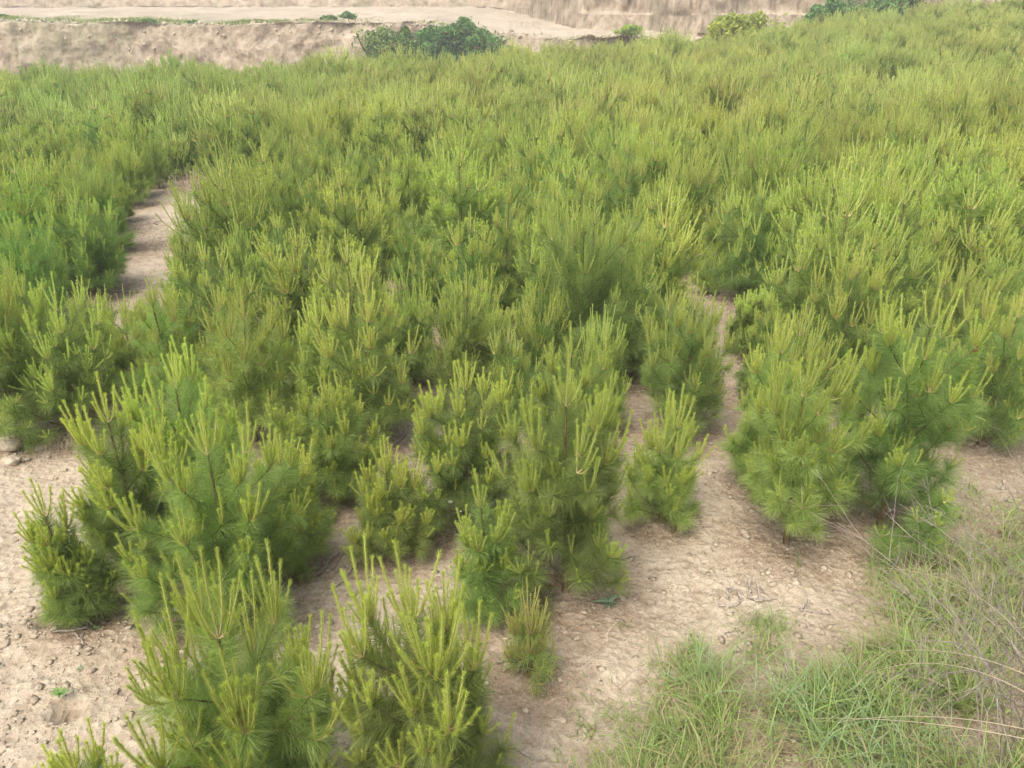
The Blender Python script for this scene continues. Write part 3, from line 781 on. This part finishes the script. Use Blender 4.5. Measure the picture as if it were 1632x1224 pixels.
def grass():
    rng = np.random.default_rng(21)
    nc = 9500; cx = rng.uniform(-1.4, 7, nc); cy = rng.uniform(.2, 10, nc); vdc = verge_dist(cx, cy)
    kc = rng.random(nc) < sstep(-.15, .6, vdc + .6 * fbm(cx * 1.2, cy * 1.2, 55, 3)) * (1 - .85 * sstep(2.8, 4.4, cy)) * (.4 + .6 * sstep(-.18, .08, fbm(cx * 1.7, cy * 1.7, 57, 3))); cx, cy = cx[kc], cy[kc]
    nb_ = rng.integers(15, 90, len(cx)); sp = rng.uniform(.02, .09, len(cx)); tl = rng.uniform(.45, 1.25, len(cx)); tk = rng.normal(0, .14, len(cx))
    ci = np.repeat(np.arange(len(cx)), nb_); n = len(ci)
    x = cx[ci] + rng.normal(size=n) * sp[ci]; y = cy[ci] + rng.normal(size=n) * sp[ci]; vd = verge_dist(x, y)
    b = Buf(); pt = fbm(x * .9, y * .9, 52, 2)
    kind = rng.random(n)
    tint = np.where(kind < .33, rng.uniform(0, .25, n), .42 + .35 * rng.random(n) + .4 * pt + tk[ci]); tint = np.clip(tint, 0, 1)
    L = rng.uniform(.10, .34, n) * tl[ci] * (.55 + .45 * sstep(-.1, .6, vd))
    blades(b, rng, x, y, L, rng.uniform(.0035, .0075, n), rng.uniform(.1, 1.0, n), tint, droop=rng.uniform(.15, 1.0, n))
    link("grass", b.mesh("grass", M_GRASS), kind="stuff", label="green grass covering the verge on the camera side", category="grass")
    # dry thatch lying on the verge
    n = 150000; x = rng.uniform(-1.2, 6.5, n); y = rng.uniform(.3, 9.5, n); vd = verge_dist(x, y)
    keep = rng.random(n) < sstep(-.6, .4, vd + .7 * fbm(x * 1.7, y * 1.7, 53, 3)) * .8
    x, y = x[keep], y[keep]; n = len(x); b = Buf()
    blades(b, rng, x, y, rng.uniform(.05, .22, n), rng.uniform(.0015, .003, n), rng.uniform(1.2, 5, n), rng.random(n), droop=rng.uniform(.2, 1.2, n))
    link("dry_grass", b.mesh("dry_grass", M_DRY), kind="stuff", label="dead straw coloured thatch lying in the verge grass", category="dry grass")
    # grass and fallen clods on the terrace rim
    n = 60000; x = rng.uniform(-48, 30, n); y1_, y2_, z1_ = bank_profile(x); y = y1_ + .6 + np.abs(rng.normal(size=n)) * (.6 + 2.2 * sstep(-14, -30, x))
    keep = rng.random(n) < (.12 + .88 * sstep(-9, -25, x)) * sstep(-.15, .15, fbm(x * .5, y * .5, 58, 3)); x, y = x[keep], y[keep]; n = len(x)
    b = Buf(); blades(b, rng, x, y, rng.uniform(.1, .34, n), rng.uniform(.02, .04, n), rng.uniform(.1, .8, n), np.clip(rng.normal(.4, .2, n), 0, 1), z=bank_zs(x, y))
    link("rim_grass", b.mesh("rim_grass", M_GRASS), kind="stuff", label="short grass growing along the rim of the earth terrace", category="grass")
    # thin weeds and straw bits over the bare soil
    n = 5200; x = rng.uniform(-5.5, 5.5, n); y = rng.uniform(1.6, 11, n)
    cl = fbm(x * 1.6, y * 1.6, 54, 3); keep = (rng.random(n) < sstep(0.0, .35, cl)) & (verge_dist(x, y) < .2)
    x, y = x[keep], y[keep]; x = np.repeat(x, 7) + rng.normal(size=len(x) * 7) * .02; y = np.repeat(y, 7) + rng.normal(size=len(y) * 7) * .02; n = len(x)
    b = Buf(); blades(b, rng, x, y, rng.uniform(.02, .085, n), rng.uniform(.0012, .0024, n), rng.uniform(.3, 2.5, n), np.clip(rng.normal(.22, .22, n), 0, 1), droop=rng.uniform(.1, 1, n))
    link("sparse_weeds", b.mesh("sparse_weeds", M_GRASS), kind="stuff", label="thin low weeds and straw wisps scattered on the bare soil", category="weeds")
grass()

def clods():
    rng = np.random.default_rng(33)
    n = 80000; x = rng.uniform(-6, 6, n); y = 1.4 + 11 * rng.random(n) ** 1.3
    cl = fbm(x * 1.3, y * 1.3, 61, 3); keep = (rng.random(n) < .25 + .9 * sstep(-.1, .35, cl)) & (verge_dist(x, y) < .8)
    x, y = x[keep], y[keep]; n = len(x)
    r = .003 + .018 * rng.random(n) ** 7 + .004 * rng.random(n)
    base = np.array([(1, 0, 0), (-1, 0, 0), (0, 1, 0), (0, -1, 0), (0, 0, 1), (0, 0, -1), (.6, .6, .6), (-.6, .6, .6), (-.6, -.6, .6), (.6, -.6, .6)], float)
    tri = np.array([(4, 6, 7), (4, 7, 8), (4, 8, 9), (4, 9, 6), (6, 0, 2), (7, 2, 1), (8, 1, 3), (9, 3, 0), (6, 2, 7), (7, 1, 8), (8, 3, 9), (9, 0, 6), (5, 2, 0), (5, 1, 2), (5, 3, 1), (5, 0, 3)])
    nn_ = np.cross(base[tri[:, 1]] - base[tri[:, 0]], base[tri[:, 2]] - base[tri[:, 0]]); fl_ = (nn_ * base[tri].mean(1)).sum(1) < 0; tri[fl_] = tri[fl_][:, ::-1]
    V = base[None] * r[:, None, None] * (1 + .28 * np.clip(rng.normal(size=(n, 10, 1)), -1.6, 1.6)) * np.array([1.3, 1, .5])
    a = rng.uniform(0, 6.28, n); c, s = np.cos(a)[:, None], np.sin(a)[:, None]
    V = np.stack([V[..., 0] * c - V[..., 1] * s, V[..., 0] * s + V[..., 1] * c, V[..., 2]], -1)
    V += np.stack([x, y, terrain(x, y) + r * .05], -1)[:, None, :]
    b = Buf(); b.add(V.reshape(-1, 3), ((np.arange(n) * 10)[:, None, None] + tri[None]).reshape(-1, 3), 0.0)
    link("soil_crumbs", b.mesh("soil_crumbs", M_CLOD), kind="stuff", label="pale crumbs and clods of dry soil scattered over the bare ground", category="soil crumbs")
    n = 900; x = rng.uniform(-46, 12, n); y1_, y2_, z1_ = bank_profile(x); y = y1_ + rng.normal(size=n) * .35 + .5; r = .04 + .16 * rng.random(n) ** 4; z = bank_zs(x, y)
    V = base[None] * r[:, None, None] * (1 + .28 * np.clip(rng.normal(size=(n, 10, 1)), -1.6, 1.6)) + np.stack([x, y, z], -1)[:, None, :]
    b = Buf(); b.add(V.reshape(-1, 3), ((np.arange(n) * 10)[:, None, None] + tri[None]).reshape(-1, 3), 0.0)
    link("rim_rubble", b.mesh("rim_rubble", M_CLOD), kind="stuff", label="pale broken clods along the rim of the earth bank", category="rubble")
    # brown leaf and needle litter
    n = 70000; x = rng.uniform(-6, 6, n); y = 1.4 + 12 * rng.random(n) ** 1.2
    w_ = np.zeros(n)
    for t in trees + [f for f in fill if f[1] < 13]:
        w_ = np.maximum(w_, 1 - sstep(.25, 1.0, np.hypot(x - t[0], y - t[1]) / max(.25, t[3] * 1.8)))
    keep = rng.random(n) < .2 + .8 * w_; x, y = x[keep], y[keep]; n = len(x); az = rng.uniform(0, 6.28, n)
    b = Buf(); L = rng.uniform(.008, .055, n)
    blades(b, rng, x, y, L, np.where(L < .022, rng.uniform(.006, .013, n), .002), np.full(n, 7.0), rng.random(n), z=terrain(x, y) + .013, seg=2, droop=np.full(n, .12))
    m = leafmat("leaf_litter", [(0, (0.13, .07, .04)), (.6, (.26, .15, .085)), (1, (.42, .30, .2))], trans=.05, xshift=False, huevar=0, objvar=.0, tcol=(1, .9, .8))
    link("leaf_litter", b.mesh("leaf_litter", m), kind="stuff", label="brown fallen needles and leaf bits under the pines", category="leaf litter")
clods()

def tuft(px, py, label, n=90, L=.28, spread=.05, green=.6, seed=0, name="grass_tuft", mat=None, width=.0045, droop=.9, lean=.6, group=None):
    rng = np.random.default_rng(700 + seed); X, Y = ground_at(px, py); Z = float(terrain(X, Y))
    x = rng.normal(size=n) * spread; y = rng.normal(size=n) * spread; b = Buf()
    blades(b, rng, x, y, rng.uniform(.5, 1.1, n) * L, rng.uniform(.6, 1.1, n) * width, rng.uniform(.1, 1, n) * lean * 1.5, np.clip(rng.normal(green, .15, n), 0, 1), z=np.zeros(n), droop=rng.uniform(.4, 1.3, n) * droop)
    o = link(name, b.mesh(name, mat or M_GRASS), label=label, category="grass tuft" if mat is None else "dry weed"); o.location = (X, Y, Z)
    if group: o['group'] = group
gT = "grass tufts on the verge"
tuft(1222, 1005, "upright green grass tuft beside the curled pale bark strips", 150, .17, .06, .62, 1, group=gT)
tuft(1112, 1040, "small bright grass tuft at the soil edge of the verge", 60, .14, .02, .7, 2, group=gT)
tuft(1270, 905, "two thin upright weeds on bare soil below the bare trunked pine", 10, .16, .015, .5, 3, droop=.2, lean=.2, group=gT)
tuft(1300, 1140, "broad bladed bluish grass clump arching over the verge", 210, .34, .10, .95, 4, width=.0065, group=gT)
tuft(1400, 1210, "lush bluish clump filling the verge's bottom edge", 260, .34, .14, .95, 5, width=.0065, group=gT)
tuft(1130, 1090, "long drooping pale green clump over dry thatch", 140, .32, .07, .9, 6, width=.0055, group=gT)
tuft(1050, 1205, "fine bright green clump at the photo's bottom edge", 260, .22, .10, .72, 7, group=gT)
tuft(990, 1000, "pair of short green blades on the pale soil near the rosette", 9, .09, .012, .6, 8, droop=.3, group=gT)
tuft(1560, 905, "feathery green clump among the dead weed stems", 200, .26, .12, .6, 9, group=gT)
tuft(45, 705, "arching pale grass blades at the foot of the path side pines", 46, .42, .05, .9, 10, width=.006)
tuft(110, 712, "dry grey straw tangle beneath the soft grey green pine", 160, .26, .10, .3, 11, name="dry_tuft", mat=M_DRY, width=.003)
tuft(270, 395, "pale dry brush growing on the dirt path", 220, .30, .22, .4, 12, name="dry_tuft", mat=M_DRY, width=.005, droop=.5)
tuft(318, 305, "taller straw coloured brush where the dirt path ends", 300, .6, .28, .5, 13, name="dry_tuft", mat=M_DRY, width=.008, droop=.4)
tuft(1000, 1000, "small grey dead tuft on the soil right of the rosette weed", 40, .07, .01, .1, 14, name="dry_tuft", mat=M_DRY, width=.0015)
tuft(940, 1030, "wide flat grey tangle of dead weed on the soil", 160, .13, .06, .05, 15, name="dry_tuft", mat=M_DRY, width=.0015, lean=2)
tuft(1200, 1110, "brown dead thatch mound at the centre of the verge", 420, .20, .14, .15, 16, name="dry_tuft", mat=M_DRY, width=.002, lean=2)
tuft(830, 1130, "reddish brown dead weed tangle beneath the seedling pine", 420, .16, .12, .0, 17, name="dry_tuft", mat=M_DRY, width=.0018, lean=2)
tuft(485, 800, "grey dead brush beside the large spreading pine", 260, .34, .10, .25, 18, name="dry_tuft", mat=M_DRY, width=.0022, lean=1, droop=.4)

# rosette weeds: flat leaves from one point
def rosette(px, py, label, r=.07, n=16, seed=0, mat=None, flowers=0, zoff=0.0):
    rng = np.random.default_rng(800 + seed); X, Y = ground_at(px, py)
    root = link("weed", None, label=label, category="weed"); root.location = (X, Y, float(terrain(X, Y)) + zoff)
    b = Buf(); P = []
    az = np.arange(n) * 2.4; L = r * rng.uniform(.6, 1.1, n)
    x = np.zeros(n); blades(b, rng, x, x, L, np.full(n, r * .24), rng.uniform(1.2, 2.6, n), rng.uniform(.2, .9, n), z=x + .012, az=az, droop=np.full(n, .35))
    link("leaf", b.mesh("leaf", mat or M_SAGE), root)
    return root
rosette(968, 962, "flat blue green rosette weed alone on the pale soil", .085, 18, 1)
rosette(107, 1138, "dark leafy seedling sunk inside the small soil hole", .06, 14, 2, M_LEAF, zoff=.05)
rosette(152, 1005, "tiny green weed beside the looped dead root", .035, 9, 3, M_LEAF)
rosette(188, 415, "fern like green weed at the edge of the dirt path", .22, 16, 4, M_LEAF)
rosette(128, 1068, "tiny pale weed on the grey stained soil", .03, 8, 5)
rosette(1475, 915, "small green leafy weed on the verge side soil", .07, 16, 6, M_LEAFY)
# white flower on its stalk
def flower():
    rng = np.random.default_rng(9); X, Y = ground_at(742, 872); z = float(terrain(X, Y)); H = height_for(X, Y, 800)
    root = link("white_flower", None, label="small white daisy like flower on a thin branched stalk", category="flower"); root.location = (X, Y, z)
    st = Buf(); tops = []
    for k in range(6):
        p, _ = curve(np.zeros(3), np.array([rng.normal() * .25 - .05, rng.normal() * .15, 1]), H * (1 if k == 0 else rng.uniform(.45, .8)), .01, rng, .04)
        tubes(st, p[None], [.0022], [.0012], 4, .8); tops.append(p[-1])
    link("stalk", st.mesh("stalk", M_SAGE), root)
    m, nt, out = newmat("petal"); p = nt.nodes.new("ShaderNodeBsdfPrincipled"); p.inputs["Base Color"].default_value = (.82, .82, .8, 1); nt.links.new(p.outputs[0], out.inputs[0])
    for k, t in enumerate(tops[:2]):
        f = Buf(); n = 12; a = np.arange(n) * 6.283 / n; r_ = .017 if k == 0 else .007
        c = np.array([np.cos(a), np.sin(a), .3 + 0 * a]).T; s = np.array([-np.sin(a), np.cos(a), 0 * a]).T
        V = np.stack([t + c * r_ * .15, t + c * r_ * .7 + s * r_ * .22, t + c * r_, t + c * r_ * .7 - s * r_ * .22], 1).reshape(-1, 3)
        f.add(V, np.arange(n * 4).reshape(-1, 4)); link("petal", f.mesh("petal", m), root)
flower()

# dead roots, twigs and bark strips lying on the soil
def ground_curve(pts, lift=.012, sub=6):
    w3 = []
    for p in pts:
        X, Y = ground_at(p[0], p[1]); w3.append([X, Y, float(terrain(X, Y)) + lift + (p[2] if len(p) > 2 else 0)])
    w3 = np.array(w3); t = np.linspace(0, len(w3) - 1, (len(w3) - 1) * sub + 1); out = []
    for tt in t:
        i = min(int(tt), len(w3) - 2); f = tt - i
        p0 = w3[max(i - 1, 0)]; p1 = w3[i]; p2 = w3[i + 1]; p3 = w3[min(i + 2, len(w3) - 1)]
        out.append(.5 * ((2 * p1) + (-p0 + p2) * f + (2 * p0 - 5 * p1 + 4 * p2 - p3) * f * f + (-p0 + 3 * p1 - 3 * p2 + p3) * f ** 3))
    return np.array(out)
def dead(name, label, curves, group=None, mat=None):
    b = Buf(); org = None
    for pts, r0, r1 in curves:
        c = ground_curve(pts)
        if org is None: org = c[0].copy()
        jit = np.random.default_rng(len(c)).normal(size=c.shape) * .0035; jit[:, 2] *= .4; tubes(b, (c + jit - org)[None], [r0], [r1], 6)
    o = link(name, b.mesh(name, mat or M_DEAD, True), label=label, category="dead root" if name == "dead_root" else "bark strip"); o.location = org
    if group: o['group'] = group
gD = "dead roots and strips on the soil"
dead("dead_root", "forked grey dead twigs lying between two front pines", [([(512, 918), (525, 895), (545, 885), (565, 893), (560, 915), (540, 935), (520, 942)], .007, .004), ([(545, 885, .01), (538, 905), (552, 925)], .005, .003), ([(530, 890), (555, 880), (575, 884)], .004, .002)], gD)
dead("dead_root", "curved dead root on brown soil above the knee high pine", [([(648, 688), (640, 700), (625, 715), (605, 722)], .007, .003), ([(655, 716), (675, 722), (690, 722)], .004, .002)], gD)
dead("dead_root", "looped pale root lying below the small dark pine", [([(85, 1013), (110, 1010), (140, 1003), (148, 997), (135, 991), (108, 990)], .0045, .008), ([(118, 1012), (128, 1022), (135, 1032)], .005, .003)], gD)
dead("bark_strip", "curled white bark strips in a tangle at the verge edge", [([(1145, 968), (1165, 970), (1180, 962), (1172, 948, .03), (1158, 946, .03), (1162, 957)], .008, .005), ([(1195, 953), (1192, 940, .03), (1200, 935, .04), (1208, 948, .02), (1212, 962)], .006, .004), ([(1188, 955), (1210, 960), (1235, 958)], .006, .003)], gD)
dead("bark_strip", "short pale strip standing up right of the curled bark tangle", [([(1275, 975), (1282, 968, .03), (1280, 955, .05)], .009, .004), ([(1275, 975), (1295, 980), (1320, 982)], .004, .002)], gD)
dead("bark_strip", "long curved grey strip lying below the red budded pine", [([(1406, 908), (1420, 906), (1433, 892), (1440, 870), (1441, 850)], .004, .0035), ([(1418, 906, .006), (1428, 899, .01), (1436, 882, .006)], .007, .005)], gD)
dead("dead_root", "grey gnarled root curling beside the seedling pine", [([(792, 1062), (815, 1058), (835, 1070), (858, 1078), (878, 1086), (880, 1098)], .006, .005), ([(800, 1075), (822, 1066)], .003, .002), ([(862, 1076), (874, 1072)], .004, .003)], gD)
dead("dead_root", "thin grey stick behind the bushy front pine", [([(688, 858), (700, 850), (706, 838)], .005, .003), ([(664, 868), (668, 885), (673, 890)], .005, .003)], gD)
dead("dead_root", "bleached root at the bottom edge next to the bushy front pine", [([(790, 1190), (815, 1196), (850, 1216)], .006, .004), ([(785, 1200), (800, 1216)], .006, .004)], gD)
dead("dead_root", "upright bleached stick in the brown thatch of the verge", [([(1252, 1085), (1250, 1060, .02), (1246, 1045, .03)], .006, .004)], gD)

# bigger stones by the path side pines
def stone(px, py, r, label, seed):
    rng = np.random.default_rng(900 + seed); X, Y = ground_at(px, py)
    th = np.linspace(0, math.pi, 12); ph = np.linspace(0, 2 * math.pi, 18, endpoint=False); T, P_ = np.meshgrid(th, ph, indexing='ij')
    d = np.stack([np.sin(T) * np.cos(P_), np.sin(T) * np.sin(P_), np.cos(T)], -1)
    rr = 1 + .35 * fbm(d[..., 0] * 2 + seed * 3, d[..., 1] * 2 + d[..., 2] * 2, 70 + seed, 4)
    V = (d * rr[..., None] * np.array([r * 1.3, r, r * .65])).reshape(-1, 3)
    i = np.arange(11)[:, None] * 18; j = np.arange(18)[None, :]; j2 = (j + 1) % 18
    q = np.stack([i + j, i + 18 + j, i + 18 + j2, i + j2], -1).reshape(-1, 4)
    b = Buf(); b.add(V, q); o = link("stone", b.mesh("stone", M_CLOD), label=label, category="stone", group="clods by the arching grass"); o.location = (X, Y, float(terrain(X, Y)) + r * .25)
stone(14, 712, .085, "largest pale clod at the photo's edge under the shadowed pine", 1)
stone(18, 738, .055, "second pale clod, just below the largest one", 2)
stone(66, 716, .035, "small rounded clod beside the arching grass", 3)
stone(895, 1152, .022, "small pinkish flat stone below the gnarled root", 4)

# dead weeds with stiff branched stems leaning across the verge
def dead_weed(base, tips, label, seed, rbase=.0032, mat=None, name="dead_weed", seedheads=False, nb=9):
    """base and tips given as world points"""
    rng = np.random.default_rng(950 + seed); b = Buf(); base = np.array(base, float)
    for t in tips:
        t = np.array(t, float) - base; L = np.linalg.norm(t)
        n = 9; u = np.linspace(0, 1, n)[:, None]
        sag = np.array([0, 0, 1.0]) * (np.sin(u * math.pi) * L * .12)
        P = t * u + sag + np.cumsum(rng.normal(size=(n, 3)) * L * .006, 0)
        tubes(b, P[None], [rbase], [rbase * .3], 4, .4)
        for k in range(nb):
            j = rng.integers(2, n - 1); d = nrm(P[j] - P[j - 1]) + rng.normal(size=3) * .42; d[2] += .15; d = nrm(d); l = L * rng.uniform(.08, .3)
            pp, _ = curve(P[j], d, l, .0, rng, .05); tubes(b, pp[None], [rbase * .5], [rbase * .2], 3, .6)
            for q in range(2):
                jj = rng.integers(2, K); d2 = nrm(nrm(pp[jj] - pp[jj - 1]) + rng.normal(size=3) * .5)
                p3, _ = curve(pp[jj], d2, l * .4, 0, rng, .05); tubes(b, p3[None], [rbase * .3], [rbase * .15], 3, .8)
    o = link(name, b.mesh(name, mat or M_WEED), label=label, category="dead weed" if name == "dead_weed" else "grass stalk"); o.location = tuple(base)
    return o
def pt(px, py, dist):
    d = px_ray(px, py); d = d / np.linalg.norm(d); return np.array([0, 0, CAMZ]) + d * dist
def gpt(px, py):
    X, Y = ground_at(px, py); return np.array([X, Y, float(terrain(X, Y))])
B1 = gpt(1640, 1190)
dead_weed(B1, [pt(1330, 830, 3.3), pt(1385, 900, 3.0), pt(1425, 1020, 2.6), pt(1480, 860, 3.1)], "grey dead weed with long stiff stems sweeping up from the bottom corner", 1, .003, nb=10)
B2 = gpt(1632, 1050)
dead_weed(B2, [pt(1440, 800, 3.8), pt(1505, 850, 3.6), pt(1560, 880, 3.3), pt(1460, 960, 3.2)], "second grey dead weed, finely branched, leaning over the soil", 2, .0028, nb=10)
B3 = gpt(1650, 900)
dead_weed(B3, [pt(1540, 740, 4.6), pt(1580, 770, 4.4), pt(1610, 730, 4.6), pt(1570, 840, 4.1)], "twiggy pale weed below the dark dense pine", 3, .0026, nb=9)
dead_weed(gpt(1600, 1220), [pt(1470, 1120, 2.35), pt(1520, 1060, 2.45), pt(1560, 1130, 2.3), pt(1600, 1080, 2.3)], "tangled lilac grey weed skeleton in the bottom corner", 4, .0024, nb=16)
dead_weed(gpt(1640, 1130), [pt(1500, 930, 2.9), pt(1530, 980, 2.7), pt(1590, 960, 2.7), pt(1450, 1010, 2.8)], "matted brown grey weed between the two taller dead weeds", 6, .0024, nb=8)
dead_weed(gpt(1500, 1220), [pt(1460, 1085, 2.5)], "slim stalk with beige seed heads among the verge grass", 5, .0022, nb=22)
# long arching straw stalks
def stalks(lst, label, seed):
    b = Buf(); org = None; rng = np.random.default_rng(seed)
    for a, m, e in lst:
        a, m, e = pt(*a), pt(*m), pt(*e)
        if org is None: org = a.copy()
        u = np.linspace(0, 1, 14)[:, None]; c = 2 * m - .5 * (a + e)
        P = (1 - u) ** 2 * a + 2 * u * (1 - u) * c + u * u * e - org
        tubes(b, P[None], [.0014], [.0007], 4, .9)
    o = link("grass_stalk", b.mesh("grass_stalk", M_DRY), label=label, category="grass stalk"); o.location = tuple(org)
stalks([((1645, 1035, 2.45), (1520, 930, 2.9), (1385, 905, 3.3)), ((1645, 1070, 2.4), (1560, 975, 2.8), (1460, 920, 3.2))], "long yellow straw stalk crossing above the dead weed", 1)
stalks([((1645, 1080, 2.4), (1520, 1040, 2.55), (1415, 1040, 2.8)), ((1645, 1110, 2.3), (1500, 1058, 2.5), (1380, 1075, 2.8))], "pair of arching pale straw stalks across the verge grass", 2)
stalks([((1645, 1180, 2.2), (1450, 1150, 2.4), (1290, 1145, 2.8)), ((1645, 1165, 2.2), (1480, 1142, 2.4), (1340, 1150, 2.7))], "low near horizontal straw stalks above the bluish grass", 3)
# ------------------------------------------------------------------ haze
def haze(dens=.0026):
    b = Buf(); x0, x1, y0, y1, z0, z1 = -260, 260, -90, 330, -8, 95
    V = [(x, y, z) for z in (z0, z1) for y in (y0, y1) for x in (x0, x1)]
    b.add(V, [(0, 2, 3, 1), (4, 5, 7, 6), (0, 1, 5, 4), (2, 6, 7, 3), (0, 4, 6, 2), (1, 3, 7, 5)])
    m, nt, out = newmat("haze"); v = nt.nodes.new("ShaderNodeVolumePrincipled"); v.inputs["Density"].default_value = dens
    v.inputs["Color"].default_value = (.95, .96, .97, 1); nt.links.new(v.outputs[0], out.inputs["Volume"])
    link("haze", b.mesh("haze", m), kind="stuff", label="thin pale haze lying over the whole plantation", category="haze")
haze()
print("trees", len(trees), "ind", len(ind), "rest", len(rest), [round(t[2], 2) for t in trees], [round(t[1], 1) for t in trees], [round(t[3], 2) for t in trees])
